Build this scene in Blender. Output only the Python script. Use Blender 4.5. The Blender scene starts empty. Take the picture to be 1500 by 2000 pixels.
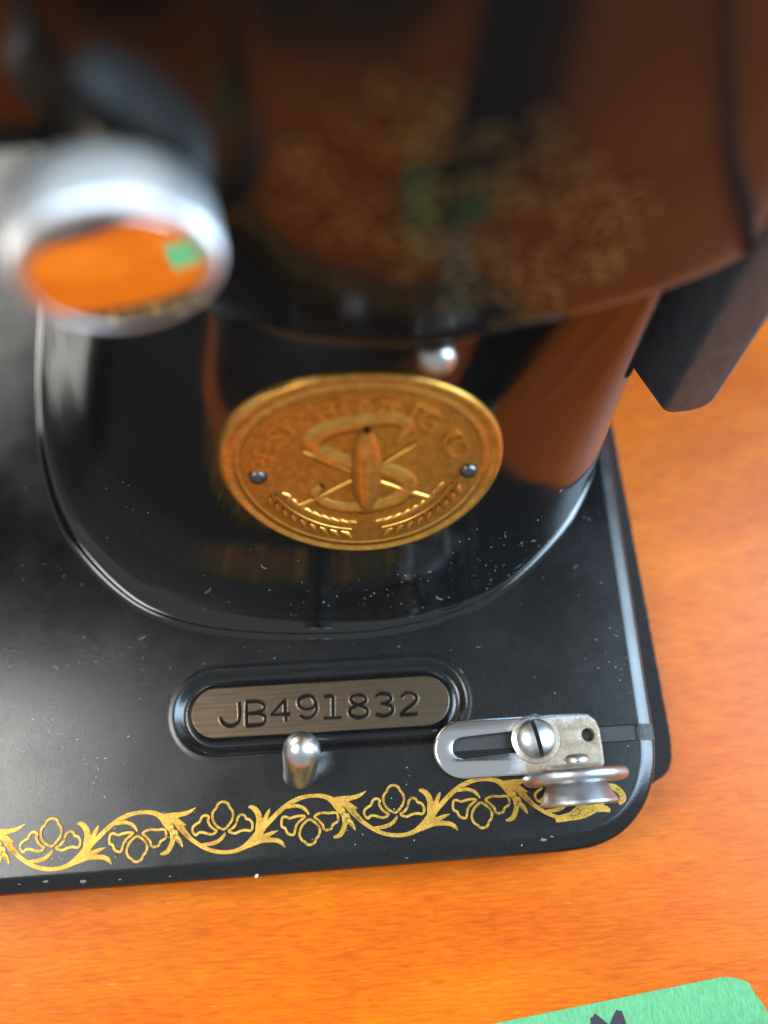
import bpy, bmesh, math, random
import numpy as np
from mathutils import Vector, Matrix
from mathutils.geometry import tessellate_polygon

MM = 0.001
R = math.radians
random.seed(7)
sc = bpy.context.scene
COL = sc.collection

# ------------------------------------------------------------------ camera
F_PX, PITCH, ROLL, CAM_H = 1800.0, R(69.2), R(3.7), 156.0       # millimetres above the machine bed
fwd = np.array([0, math.cos(PITCH), -math.sin(PITCH)])
_up = np.array([0, math.sin(PITCH), math.cos(PITCH)])
_rt = np.array([1.0, 0, 0])
cr, sr = math.cos(ROLL), math.sin(ROLL)
rt = cr * _rt - sr * _up
up = sr * _rt + cr * _up
CAM = np.array([0, 0, CAM_H])
cam_d = bpy.data.cameras.new('camera')
cam = bpy.data.objects.new('camera', cam_d)
COL.objects.link(cam)
cam.matrix_world = Matrix(((rt[0], up[0], -fwd[0], 0), (rt[1], up[1], -fwd[1], 0),
                           (rt[2], up[2], -fwd[2], CAM_H * MM), (0, 0, 0, 1)))
cam_d.sensor_fit = 'HORIZONTAL'
cam_d.sensor_width = 36
cam_d.lens = F_PX / 1500 * 36
cam_d.clip_start = 0.003
cam_d.clip_end = 50
cam_d.dof.use_dof = True
cam_d.dof.focus_distance = 0.148
cam_d.dof.aperture_fstop = 7.8
sc.camera = cam

# ------------------------------------------------------------------ room light
w = bpy.data.worlds.new('World')
sc.world = w
w.use_nodes = True
bg = w.node_tree.nodes['Background']
bg.inputs[0].default_value = (0.92, 0.97, 1.0, 1)
bg.inputs[1].default_value = 0.47

def area(name, loc, target, sx, sy, radiance, col):
    l = bpy.data.lights.new(name, 'AREA')
    l.shape = 'RECTANGLE'
    l.size, l.size_y = sx, sy
    l.color = col
    l.energy = radiance * math.pi * sx * sy
    o = bpy.data.objects.new(name, l)
    COL.objects.link(o)
    o.location = loc
    o.rotation_euler = (Vector(target) - Vector(loc)).to_track_quat('-Z', 'Y').to_euler()
    return o

area('ceiling_light', (-0.98, 0.28, 1.40), (-0.30, 0.12, 0), 1.0, 0.75, 16.0, (1.0, 0.99, 0.95))
area('window_light', (-1.05, 1.10, 0.85), (0, 0.05, 0), 0.8, 0.9, 13.0, (1.0, 0.97, 0.90))
area('window_light', (0.90, 0.08, 0.85), (0, 0.04, 0.45), 0.55, 1.3, 19.0, (0.55, 0.78, 1.0))
sc.view_settings.view_transform = 'Standard'
sc.view_settings.look = 'None'
sc.view_settings.exposure = 0.0
sc.view_settings.gamma = 1.0

# ------------------------------------------------------------------ helpers
def ray(px, py):
    return fwd + rt * ((px - 750) / F_PX) + up * ((1000 - py) / F_PX)
def onz(px, py, z=0.0):
    r = ray(px, py)
    p = CAM + r * ((z - CAM_H) / r[2])
    return (p[0], p[1])

def tag(o, label=None, cat=None, group=None, kind=None):
    for k, v in (('label', label), ('category', cat), ('group', group), ('kind', kind)):
        if v: o[k] = v
    return o

def empty(name, loc, label, cat):
    o = bpy.data.objects.new(name, None)
    COL.objects.link(o)
    o.empty_display_size = 0.01
    o.location = [c * MM for c in loc]
    return tag(o, label, cat)

def link(name, me, mat, parent=None):
    o = bpy.data.objects.new(name, me)
    COL.objects.link(o)
    if mat and not me.materials: me.materials.append(mat)
    if parent:
        o.parent = parent
        if parent.type == 'EMPTY':
            o.matrix_parent_inverse = Matrix.Translation(-Vector(parent.location))
    return o

def mesh(name, verts, faces, mat, parent=None, smooth=True, angle=None):
    me = bpy.data.meshes.new(name)
    me.from_pydata([(x * MM, y * MM, z * MM) for x, y, z in verts], [], faces)
    me.update()
    bm = bmesh.new(); bm.from_mesh(me)
    bmesh.ops.recalc_face_normals(bm, faces=bm.faces)
    bm.to_mesh(me); bm.free()
    if smooth:
        me.polygons.foreach_set('use_smooth', [True] * len(me.polygons))
        if angle: me.set_sharp_from_angle(angle=R(angle))
    return link(name, me, mat, parent)

class MB:
    def __init__(s): s.v = []; s.f = []
    def add(s, v, f):
        b = len(s.v); s.v += [tuple(p) for p in v]; s.f += [tuple(i + b for i in q) for q in f]
    def out(s, name, mat, parent=None, smooth=True, angle=None):
        return mesh(name, s.v, s.f, mat, parent, smooth, angle)

def catmull(P, n, closed=False):
    P = [np.array(p, float) for p in P]
    N = len(P); out = []
    segs = N if closed else N - 1
    for i in range(segs):
        if closed: a, b, c, d = P[i - 1], P[i], P[(i + 1) % N], P[(i + 2) % N]
        else: a, b, c, d = P[max(i - 1, 0)], P[i], P[i + 1], P[min(i + 2, N - 1)]
        for k in range(n):
            t = k / n
            out.append(0.5 * (2 * b + (c - a) * t + (2 * a - 5 * b + 4 * c - d) * t * t + (3 * b - a - 3 * c + d) * t ** 3))
    if not closed: out.append(P[-1])
    return out

def grid_faces(nr, nc, closed=True, base=0):
    f = []
    for i in range(nr - 1):
        for j in range(nc if closed else nc - 1):
            k = (j + 1) % nc
            f.append((base + i * nc + j, base + i * nc + k, base + (i + 1) * nc + k, base + (i + 1) * nc + j))
    return f

def lathe(mb, prof, o, ax, n=48, ripple=None):
    """prof: (radius, distance along ax); ripple(i, j) gives a radius factor."""
    o = Vector(o); ax = Vector(ax).normalized()
    e1 = ax.cross(Vector((1, 0.01, 0.02)))
    if e1.length < 0.2: e1 = ax.cross(Vector((0, 1, 0)))
    e1.normalize(); e2 = ax.cross(e1)
    vs = []
    for i, (r, h) in enumerate(prof):
        for j in range(n):
            a = 2 * math.pi * j / n
            q = r * (ripple(i, j) if ripple else 1)
            vs.append(o + ax * h + e1 * (q * math.cos(a)) + e2 * (q * math.sin(a)))
    fs = grid_faces(len(prof), n)
    if prof[0][0] > 1e-6: fs.append(tuple(range(n)))
    if prof[-1][0] > 1e-6: fs.append(tuple((len(prof) - 1) * n + j for j in range(n)))
    mb.add(vs, fs)

def offset_loop(L, d):
    """Closed 2-D loop moved outward (counter-clockwise) by d."""
    L = [np.array(p, float) for p in L]; n = len(L); out = []
    for i in range(n):
        t = L[(i + 1) % n] - L[i - 1]
        t = t / (np.linalg.norm(t) + 1e-12)
        out.append(L[i] + d * np.array([t[1], -t[0]]))
    return out

def ccw(L):
    a = sum(L[i - 1][0] * L[i][1] - L[i][0] * L[i - 1][1] for i in range(len(L)))
    return L if a > 0 else L[::-1]

def stadium(c0, c1, r, n=20):
    c0, c1 = np.array(c0, float), np.array(c1, float)
    t = (c1 - c0) / np.linalg.norm(c1 - c0); a0 = math.atan2(t[1], t[0]); L = []
    for k in range(n + 1):
        a = a0 - math.pi / 2 + math.pi * k / n; L.append(c1 + r * np.array([math.cos(a), math.sin(a)]))
    for k in range(1, 12): L.append(L[n] * (1 - k / 12) + (c0 + r * np.array([-t[1], t[0]])) * (k / 12))
    for k in range(n + 1):
        a = a0 + math.pi / 2 + math.pi * k / n; L.append(c0 + r * np.array([math.cos(a), math.sin(a)]))
    s = c0 + r * np.array([t[1], -t[0]]); e = L[0]
    for k in range(1, 12): L.append(s * (1 - k / 12) + e * (k / 12))
    return L

def circle(c, r, n=32):
    return [np.array([c[0] + r * math.cos(2 * math.pi * k / n), c[1] + r * math.sin(2 * math.pi * k / n)]) for k in range(n)]

def slab(mb, outer, oprof, holes, z):
    """Flat top at height z bounded by outer and holes; each loop then runs down its own profile
    (outward distance, height relative to z). holes: list of (loop, profile), distance counted into the hole."""
    loops = [[(p[0], p[1], z) for p in ccw(outer)]]
    for h, _ in holes: loops.append([(p[0], p[1], z) for p in ccw(h)[::-1]])
    flat = [p for l in loops for p in l]
    tris = tessellate_polygon([[Vector(p) for p in l] for l in loops])
    mb.add(flat, [tuple(t) for t in tris])
    o = ccw(outer); vs = []
    for d, dz in oprof: vs += [(p[0], p[1], z + dz) for p in offset_loop(o, d)]
    mb.add(vs, grid_faces(len(oprof), len(o)))
    for h, prof in holes:
        h = ccw(h); vs = []
        for d, dz in prof: vs += [(p[0], p[1], z + dz) for p in offset_loop(h, -d)]
        mb.add(vs, grid_faces(len(prof), len(h)))
    return mb

def weld(o, d=1e-7):
    bm = bmesh.new(); bm.from_mesh(o.data)
    bmesh.ops.remove_doubles(bm, verts=bm.verts, dist=d)
    bmesh.ops.recalc_face_normals(bm, faces=bm.faces)
    bm.to_mesh(o.data); bm.free()
    return o

def stroke(mb, pts, widths, put, n=5, closed=False, h=0.0):
    """Flat ribbon along a smoothed centre line; put(x, y, h) places it on its surface."""
    W = [widths] * len(pts) if not hasattr(widths, '__len__') else list(widths)
    L = catmull([(p[0], p[1], wd) for p, wd in zip(pts, W)], n, closed)
    m = len(L); vs = []
    for i in range(m):
        a = L[(i - 1) % m] if closed or i > 0 else L[i]
        b = L[(i + 1) % m] if closed or i < m - 1 else L[i]
        t = (b - a)[:2]; t = t / (np.linalg.norm(t) + 1e-9); nn = np.array([-t[1], t[0]]) * max(L[i][2], 0.01) / 2
        for s in (1, -1): vs.append(put(L[i][0] + s * nn[0], L[i][1] + s * nn[1], h))
    fs = [(2 * i, 2 * ((i + 1) % m), 2 * ((i + 1) % m) + 1, 2 * i + 1) for i in range(m if closed else m - 1)]
    mb.add(vs, fs)

def ridge(mb, pts, widths, put, h0, hh, n=4, closed=False):
    """Raised rounded bead along a line (embossing)."""
    W = [widths] * len(pts) if not hasattr(widths, '__len__') else list(widths)
    L = catmull([(p[0], p[1], wd) for p, wd in zip(pts, W)], n, closed)
    m = len(L); vs = []; prof = ((1, 0), (0.75, 0.65), (0.3, 1), (-0.3, 1), (-0.75, 0.65), (-1, 0))
    for i in range(m):
        a = L[(i - 1) % m] if closed or i > 0 else L[i]
        b = L[(i + 1) % m] if closed or i < m - 1 else L[i]
        t = (b - a)[:2]; t = t / (np.linalg.norm(t) + 1e-9); nn = np.array([-t[1], t[0]]) * L[i][2] / 2
        for s, k in prof: vs.append(put(L[i][0] + s * nn[0], L[i][1] + s * nn[1], h0 + hh * k))
    q = len(prof); fs = []
    for i in range(m if closed else m - 1):
        k = (i + 1) % m
        for j in range(q - 1): fs.append((i * q + j, k * q + j, k * q + j + 1, i * q + j + 1))
    mb.add(vs, fs)

# ------------------------------------------------------------------ materials
def material(name):
    m = bpy.data.materials.new(name); m.use_nodes = True
    nt = m.node_tree; return m, nt, nt.nodes['Principled BSDF']
def N(nt, t, **kw):
    n = nt.nodes.new(t)
    for k, v in kw.items():
        if k.startswith('i_'): n.inputs[k[2:].replace('_', ' ')].default_value = v
        else: setattr(n, k, v)
    return n
def coords(nt, scale=(1, 1, 1), rot=(0, 0, 0)):
    tc = N(nt, 'ShaderNodeTexCoord'); mp = N(nt, 'ShaderNodeMapping')
    mp.inputs['Scale'].default_value = [1000 * s for s in scale]        # units of 1 mm
    mp.inputs['Rotation'].default_value = rot
    nt.links.new(tc.outputs['Object'], mp.inputs[0]); return mp.outputs[0]
def noise(nt, vec, scale, detail=4, rough=0.55, dist=0.0):
    n = N(nt, 'ShaderNodeTexNoise'); n.inputs['Scale'].default_value = scale
    n.inputs['Detail'].default_value = detail; n.inputs['Roughness'].default_value = rough; n.inputs['Distortion'].default_value = dist
    nt.links.new(vec, n.inputs['Vector']); return n.outputs['Fac']
def ramp(nt, fac, stops):
    r = N(nt, 'ShaderNodeValToRGB'); e = r.color_ramp.elements
    while len(e) < len(stops): e.new(0.5)
    for s, (p, c) in zip(e, stops):
        s.position = p; s.color = (*c, 1) if hasattr(c, '__len__') else (c, c, c, 1)
    nt.links.new(fac, r.inputs[0]); return r.outputs[0]
def mix(nt, fac, a, b, mode='MIX'):
    m = N(nt, 'ShaderNodeMix', data_type='RGBA', blend_type=mode)
    for sock, val in ((m.inputs[0], fac), (m.inputs[6], a), (m.inputs[7], b)):
        if isinstance(val, bpy.types.NodeSocket): nt.links.new(val, sock)
        elif hasattr(val, '__len__'): sock.default_value = (*val, 1)
        else: sock.default_value = val
    return m.outputs[2]
def math_(nt, op, a, b=0.0, clamp=False):
    m = N(nt, 'ShaderNodeMath', operation=op, use_clamp=clamp)
    for sock, val in ((m.inputs[0], a), (m.inputs[1], b)):
        if isinstance(val, bpy.types.NodeSocket): nt.links.new(val, sock)
        else: sock.default_value = val
    return m.outputs[0]
def bump(nt, bs, h, strength, dist_mm):
    b = N(nt, 'ShaderNodeBump'); b.inputs['Strength'].default_value = strength; b.inputs['Distance'].default_value = dist_mm * MM
    nt.links.new(h, b.inputs['Height']); nt.links.new(b.outputs[0], bs.inputs['Normal'])

def lacquer(name, lo, hi, grain, worn=0.0, ripple=0.0, ior=1.75, film=0.0):
    m, nt, bs = material(name)
    v = coords(nt)
    big = noise(nt, v, 0.09, 5, 0.6)
    sc_ = noise(nt, coords(nt, (0.9, 6, 1), (0, 0, 0.5)), 0.8, 6, 0.7)
    r = ramp(nt, math_(nt, 'ADD', math_(nt, 'MULTIPLY', big, 0.6), math_(nt, 'MULTIPLY', sc_, 0.4)), ((0.35, lo), (0.68, hi)))
    nt.links.new(r, bs.inputs['Roughness'])
    fine = noise(nt, v, 2.6, 6, 0.7)
    col = ramp(nt, fine, ((0.45, (0.0045 + film, 0.0045 + film, 0.0048 + film)), (0.75, (0.012 + worn + film, 0.012 + worn + film, 0.0115 + worn + film))))
    nt.links.new(col, bs.inputs['Base Color'])
    bs.inputs['IOR'].default_value = ior
    bump(nt, bs, math_(nt, 'ADD', math_(nt, 'ADD', fine, math_(nt, 'MULTIPLY', sc_, 0.5)), math_(nt, 'MULTIPLY', noise(nt, v, 0.13, 2, 0.5), ripple)), grain, 0.03)
    return m
M_BED = lacquer('worn_black_lacquer', 0.13, 0.29, 0.6, 0.003, 0.0, 1.54)
M_PIL = lacquer('glossy_black_lacquer', 0.05, 0.13, 0.04, 0.0, 6.0, 1.68)
M_BOSS = lacquer('satin_black_lacquer', 0.14, 0.24, 0.05)
M_BOSS.node_tree.nodes['Principled BSDF'].inputs['Specular IOR Level'].default_value = 0.14
M_ARM = lacquer('black_lacquer', 0.10, 0.17, 0.04, 0.0, 8.0, 1.46, 0.005)

def metal(name, col, rough, metallic=1.0, var=0.12, streak=(1, 1, 1), bmp=0.0, dark=0.75, scale=1.5):
    m, nt, bs = material(name)
    v = coords(nt, streak)
    n = noise(nt, v, scale, 6, 0.65)
    nt.links.new(ramp(nt, n, ((0.3, tuple(c * dark for c in col)), (0.65, col))), bs.inputs['Base Color'])
    nt.links.new(ramp(nt, n, ((0.3, rough + var), (0.7, max(rough - var, 0.02)))), bs.inputs['Roughness'])
    bs.inputs['Metallic'].default_value = metallic
    if bmp: bump(nt, bs, n, bmp, 0.05)
    return m
M_CHROME = metal('chrome', (0.72, 0.73, 0.75), 0.10, var=0.05, dark=0.9)
M_KNOB = metal('bright_chrome', (0.80, 0.80, 0.80), 0.06, var=0.02, dark=0.97)
M_RIM = metal('knurled_nickel', (0.90, 0.90, 0.90), 0.48, var=0.04, dark=0.95)
M_COLLAR = metal('brassy_nickel', (0.80, 0.70, 0.52), 0.22, var=0.05, dark=0.9)
M_STEEL = metal('dull_steel', (0.56, 0.57, 0.58), 0.36, var=0.07, dark=0.75, scale=0.9)
M_PEG = metal('worn_nickel', (0.70, 0.69, 0.68), 0.32, var=0.08, dark=0.7, scale=0.9)
M_BRASS = metal('brass', (0.82, 0.42, 0.085), 0.36, metallic=0.92, var=0.06, dark=0.62, scale=0.7)
M_PATINA = metal('dull_brass', (0.66, 0.32, 0.06), 0.42, metallic=0.9, var=0.06, dark=0.6, scale=0.9)
M_RIVET = metal('dark_rivet', (0.16, 0.16, 0.17), 0.30, var=0.1)
M_PLATE = metal('brushed_steel', (0.165, 0.12, 0.08), 0.36, var=0.08, streak=(0.10, 2.4, 1), bmp=0.35, dark=0.4, scale=1.0)
M_INK = metal('stamped_groove', (0.004, 0.0035, 0.003), 0.8, metallic=0.0, var=0.1)
M_INK.node_tree.nodes['Principled BSDF'].inputs['Specular IOR Level'].default_value = 0.12

def m_gold():
    m, nt, bs = material('gold_transfer')
    v = coords(nt)
    n = noise(nt, v, 3.0, 6, 0.7)
    base = ramp(nt, math_(nt, 'ADD', math_(nt, 'MULTIPLY', n, 0.6), math_(nt, 'MULTIPLY', noise(nt, v, 0.25, 3), 0.4)), ((0.36, (0.24, 0.115, 0.016)), (0.5, (0.50, 0.285, 0.045)), (0.64, (0.68, 0.42, 0.08))))
    wear = ramp(nt, math_(nt, 'ADD', math_(nt, 'MULTIPLY', noise(nt, v, 2.2, 8, 0.8), 0.6), math_(nt, 'MULTIPLY', noise(nt, v, 0.12, 3), 0.4)), ((0.515, 0.0), (0.60, 0.9)))
    nt.links.new(mix(nt, wear, base, (0.05, 0.03, 0.012)), bs.inputs['Base Color'])
    bs.inputs['Metallic'].default_value = 0.45
    bs.inputs['Roughness'].default_value = 0.42
    bs.inputs['Specular IOR Level'].default_value = 0.22
    bump(nt, bs, n, 0.2, 0.03)
    return m
M_GOLD = m_gold()
M_GOLD2 = metal('bronze_transfer', (0.20, 0.18, 0.085), 0.24, metallic=0.6, var=0.06, dark=0.35)
M_GOLD2.node_tree.nodes['Principled BSDF'].inputs['Specular IOR Level'].default_value = 0.35

def m_bracket():
    m, nt, bs = material('rusty_chrome')
    tc = N(nt, 'ShaderNodeTexCoord'); sp = N(nt, 'ShaderNodeSeparateXYZ'); nt.links.new(tc.outputs['Object'], sp.inputs[0])
    v = coords(nt)
    n = noise(nt, v, 0.55, 8, 0.72)
    fx = math_(nt, 'MULTIPLY', math_(nt, 'SUBTRACT', sp.outputs[0], 0.0158), 170, True)     # grime spreads from the screw to the right
    fy = math_(nt, 'MULTIPLY', math_(nt, 'SUBTRACT', 0.0222, sp.outputs[1]), 330, True)
    k = math_(nt, 'MULTIPLY', math_(nt, 'MULTIPLY', fx, fy), math_(nt, 'MULTIPLY', n, 1.9))
    k = ramp(nt, k, ((0.30, 0.0), (0.80, 0.9)))
    rust = ramp(nt, noise(nt, v, 1.8, 6, 0.7), ((0.3, (0.15, 0.095, 0.045)), (0.7, (0.34, 0.24, 0.13))))
    nt.links.new(mix(nt, k, (0.72, 0.74, 0.77), rust), bs.inputs['Base Color'])
    nt.links.new(math_(nt, 'SUBTRACT', 1.0, math_(nt, 'MULTIPLY', k, 0.75)), bs.inputs['Metallic'])
    nt.links.new(math_(nt, 'ADD', 0.16, math_(nt, 'MULTIPLY', k, 0.42)), bs.inputs['Roughness'])
    bump(nt, bs, math_(nt, 'MULTIPLY', noise(nt, v, 3.0, 6, 0.7), k), 0.4, 0.06)
    return m
M_BRACKET = m_bracket()

def m_wood():
    m, nt, bs = material('orange_varnished_wood')
    rot = (0, 0, -0.10)
    fine = noise(nt, coords(nt, (0.26, 2.4, 1), rot), 0.9, 6, 0.7, 0.5)
    pores = noise(nt, coords(nt, (1.0, 2.4, 1), rot), 0.24, 6, 0.65, 0.6)
    broad = noise(nt, coords(nt, (0.3, 0.8, 1), rot), 0.07, 5, 0.65)
    c = ramp(nt, math_(nt, 'ADD', math_(nt, 'MULTIPLY', fine, 0.45), math_(nt, 'MULTIPLY', broad, 0.55)),
             ((0.38, (0.44, 0.070, 0.0008)), (0.5, (0.54, 0.104, 0.001)), (0.62, (0.65, 0.150, 0.003))))
    gr = noise(nt, coords(nt, (0.4, 3.4, 1), rot), 0.75, 2, 0.5, 0.3)
    c = mix(nt, 1.0, c, ramp(nt, gr, ((0.38, 0.89), (0.5, 1.0), (0.62, 1.07))), 'MULTIPLY')
    c = mix(nt, ramp(nt, pores, ((0.60, 0.0), (0.70, 0.38))), c, (0.30, 0.04, 0.001))
    scr = noise(nt, coords(nt, (0.5, 3.5, 1), (0, 0, 1.15)), 0.5, 3, 0.5, 0.4)
    c = mix(nt, ramp(nt, scr, ((0.70, 0.0), (0.76, 0.35))), c, (0.80, 0.40, 0.10))
    nt.links.new(c, bs.inputs['Base Color'])
    nt.links.new(ramp(nt, fine, ((0.3, 0.32), (0.7, 0.22))), bs.inputs['Roughness'])
    bs.inputs['Specular IOR Level'].default_value = 0.24
    bump(nt, bs, math_(nt, 'ADD', fine, math_(nt, 'MULTIPLY', pores, -1.2)), 0.35, 0.12)
    return m
M_WOOD = m_wood()

def m_tape():
    m, nt, bs = material('green_crepe_paper')
    n = noise(nt, coords(nt, (3.0, 0.8, 1), (0, 0, 0.35)), 0.8, 6, 0.65, 0.7)
    nt.links.new(ramp(nt, n, ((0.3, (0.055, 0.27, 0.095)), (0.7, (0.115, 0.40, 0.165)))), bs.inputs['Base Color'])
    bs.inputs['Roughness'].default_value = 0.5
    bump(nt, bs, n, 0.9, 0.3)
    return m
M_TAPE = m_tape()
def plain(name, col, rough=0.6):
    m, nt, bs = material(name)
    n = noise(nt, coords(nt), 1.0, 4)
    nt.links.new(ramp(nt, n, ((0.3, tuple(c * 0.8 for c in col)), (0.7, col))), bs.inputs['Base Color'])
    bs.inputs['Roughness'].default_value = rough; return m
M_MARKER = plain('marker_ink', (0.022, 0.014, 0.03), 0.6)
M_BLOCK = plain('matte_black', (0.008, 0.0075, 0.0075), 0.9)
M_BLOCK.node_tree.nodes['Principled BSDF'].inputs['Specular IOR Level'].default_value = 0.1
M_CHIP = plain('bare_primer', (0.17, 0.145, 0.115), 0.7)
M_DUST = plain('dust', (0.55, 0.55, 0.54), 0.9)
M_FLOOR = plain('floor_boards', (0.05, 0.035, 0.025), 0.6)
M_FELT = plain('black_felt', (0.022, 0.017, 0.015), 0.95)
M_CAST = metal('rough_casting', (0.028, 0.026, 0.025), 0.55, metallic=0.1, var=0.1, bmp=1.0, scale=2.2)
M_CAST.node_tree.nodes['Principled BSDF'].inputs['Specular IOR Level'].default_value = 0.5
def m_motor():
    m, nt, bs = material('dull_black_paint')
    v = coords(nt, (1.2, 1.2, 0.5))
    n = noise(nt, v, 0.28, 3, 0.5, 1.2)
    nt.links.new(ramp(nt, n, ((0.3, (0.070, 0.088, 0.105)), (0.7, (0.10, 0.122, 0.145)))), bs.inputs['Base Color'])
    bs.inputs['Roughness'].default_value = 0.42
    bs.inputs['Specular IOR Level'].default_value = 0.22
    bump(nt, bs, ramp(nt, n, ((0.48, 0.0), (0.58, 1.0))), 0.16, 0.2)
    return m
M_MOTOR = m_motor()

# ------------------------------------------------------------------ floor and table
TZ = -12.0
fl = mesh('floor', [(-2500, -2500, -760), (2500, -2500, -760), (2500, 2500, -760), (-2500, 2500, -760)], [(0, 1, 2, 3)], M_FLOOR, smooth=False)
tag(fl, kind='structure')
table = empty('wooden_table', (0, 150, -760), 'orange varnished wooden table under the black sewing machine', 'table')
TX0, TX1, TY0, TY1 = -520, 520, -114, 480
def rbox(mb, x0, x1, y0, y1, z0, z1, r=3, rc=None, n=5):
    """Box with rounded vertical corners (rc) and rounded top and bottom edges (r)."""
    rc = rc or r * 1.5; L = []
    for cx, cy, a0 in ((x1 - rc, y0 + rc, -90), (x1 - rc, y1 - rc, 0), (x0 + rc, y1 - rc, 90), (x0 + rc, y0 + rc, 180)):
        for k in range(n + 1):
            a = R(a0 + 90 * k / n); L.append(np.array([cx + rc * math.cos(a), cy + rc * math.sin(a)]))
    prof = [(-r * (1 - math.sin(R(90 * k / n))), z0 + r * (1 - math.cos(R(90 * k / n)))) for k in range(n + 1)]
    prof += [(-r * (1 - math.cos(R(90 * k / n))), z1 - r * (1 - math.sin(R(90 * k / n)))) for k in range(n + 1)]
    vs = []
    for d, z in prof: vs += [(p[0], p[1], z) for p in offset_loop(L, d)]
    m = len(L); fs = grid_faces(len(prof), m) + [tuple(range(m)), tuple((len(prof) - 1) * m + j for j in range(m))]
    mb.add(vs, fs)
def askew(m):      # the table's front edge runs at a slant to the machine
    ca_, sa_ = math.cos(R(-15)), math.sin(R(-15))
    m.v = [(60 + (x - 60) * ca_ - (y + 114) * sa_, -114 + (x - 60) * sa_ + (y + 114) * ca_, z) for x, y, z in m.v]
b = MB(); rbox(b, TX0, TX1, TY0, TY1, TZ - 22, TZ, 4, 12); askew(b); b.out('tabletop', M_WOOD, table, True, 40)
for x in (TX0 + 60, TX1 - 60):
    for y in (TY0 + 50, TY1 - 50):
        b = MB(); rbox(b, x - 22, x + 22, y - 22, y + 22, -760, TZ - 22, 2); askew(b); b.out('leg', M_WOOD, table, True, 40)

# ------------------------------------------------------------------ the machine: bed
mach = empty('sewing_machine', (-10, 60, TZ), 'vintage black sewing machine with gold scrollwork and oval brass badge on the table', 'sewing machine')
outl = [(-250, -3.8), (-190, -3.0), (-130, -2.2), (-90, -1.7), (-64, -1.3), (-40, -1.1), (-15, -0.8), (5, -0.5), (18, -0.3), (26, -0.1), (31.2, 0.6), (35.7, 2.7),
        (39.4, 6.5), (41.7, 11.5), (42.5, 16.5), (42.6, 24), (42.7, 41), (42.8, 69.5), (43, 100), (43.2, 140), (43.4, 180)]
outer = [p for p in catmull(outl, 6)] + [np.array((-250, 180.0))]
BR = 2.9
top_out = offset_loop(ccw(outer), -BR)
ang = [R(90 * k / 8) for k in range(9)]
bed_prof = [(0, 0), (0.15, 0), (0.5, -0.05), (0.9, -0.18), (1.3, -0.38), (1.7, -0.60), (2.1, -0.82), (2.4, -1.0), (2.65, -1.3), (2.82, -1.8), (BR, -2.8), (BR - 0.05, -6), (BR - 0.6, -9.0), (BR - 1.5, -10.6)]
PC0, PC1, PR = (-30.3, 25.15), (4.8, 25.0), 4.15
moat = [(0, 0), (0.2, 0), (0.5, 0.03), (0.9, 0.10), (1.25, 0.06), (1.6, -0.20), (2.1, -0.75), (2.7, -1.10), (3.3, -0.95), (3.75, -0.5), (4.0, -0.16), (4.1, -0.02)]
hole1 = stadium(PC0, PC1, PR + 4.1)
groove = [(8.6, 16.2), (39.5, 16.2), (39.5, 19.0), (8.6, 19.0)]
groove = [np.array(groove[i]) * (1 - t / 8) + np.array(groove[(i + 1) % 4]) * (t / 8) for i in range(4) for t in range(8)]
b = MB()
slab(b, top_out, bed_prof, [(hole1, moat), (groove, [(0, 0), (0.1, 0), (0.18, -0.1), (0.2, -0.6)])], 0.0)
bed = weld(b.out('bed', M_BED, mach))
FB = [(-250, 1), (-120, 1), (0, 1), (24, 1), (33, 3.5), (39, 7.5), (43.0, 10.2), (46.2, 12.4), (47.2, 16.6), (47.2, 24), (47.0, 34), (46.6, 55), (46.2, 75), (46.0, 110), (46.0, 180)]
fb = [p for p in catmull(FB, 60)]
fb = [p + np.array((random.gauss(0, 0.055) if p[0] > 36 else 0, 0)) for p in fb] + [np.array((-250, 180.0))]
b = MB(); slab(b, ccw(fb), [(0, 0), (0.25, -0.15), (0.35, -0.5), (0.3, -2.0)], [], -10.0)
b.out('felt_base', M_FELT, mach, False)
# groove floor (rough casting) and the ground flat serial pad
gf = MB(); gf.add([(8.6, 16.2, -0.3), (39.6, 16.2, -0.3), (39.6, 19.0, -0.3), (8.6, 19.0, -0.3)], [(0, 1, 2, 3)])
gf.add([(39.75, 16.25, 0.03), (39.75, 18.95, 0.03), (40.4, 16.25, -0.06), (40.4, 18.95, -0.06), (41.2, 16.25, -0.39), (41.2, 18.95, -0.39), (42.1, 16.25, -0.88), (42.1, 18.95, -0.88), (42.45, 16.25, -1.35), (42.45, 18.95, -1.35)], [(2 * k, 2 * k + 1, 2 * k + 3, 2 * k + 2) for k in range(4)])
gf.out('adjusting_groove', M_CAST, bed, False)
b = MB(); slab(b, stadium(PC0, PC1, PR - 0.12), [(0, 0), (0.1, -0.03), (0.14, -0.4)], [], 0.03)
plate = b.out('serial_plate', M_PLATE, mach, False)

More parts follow.
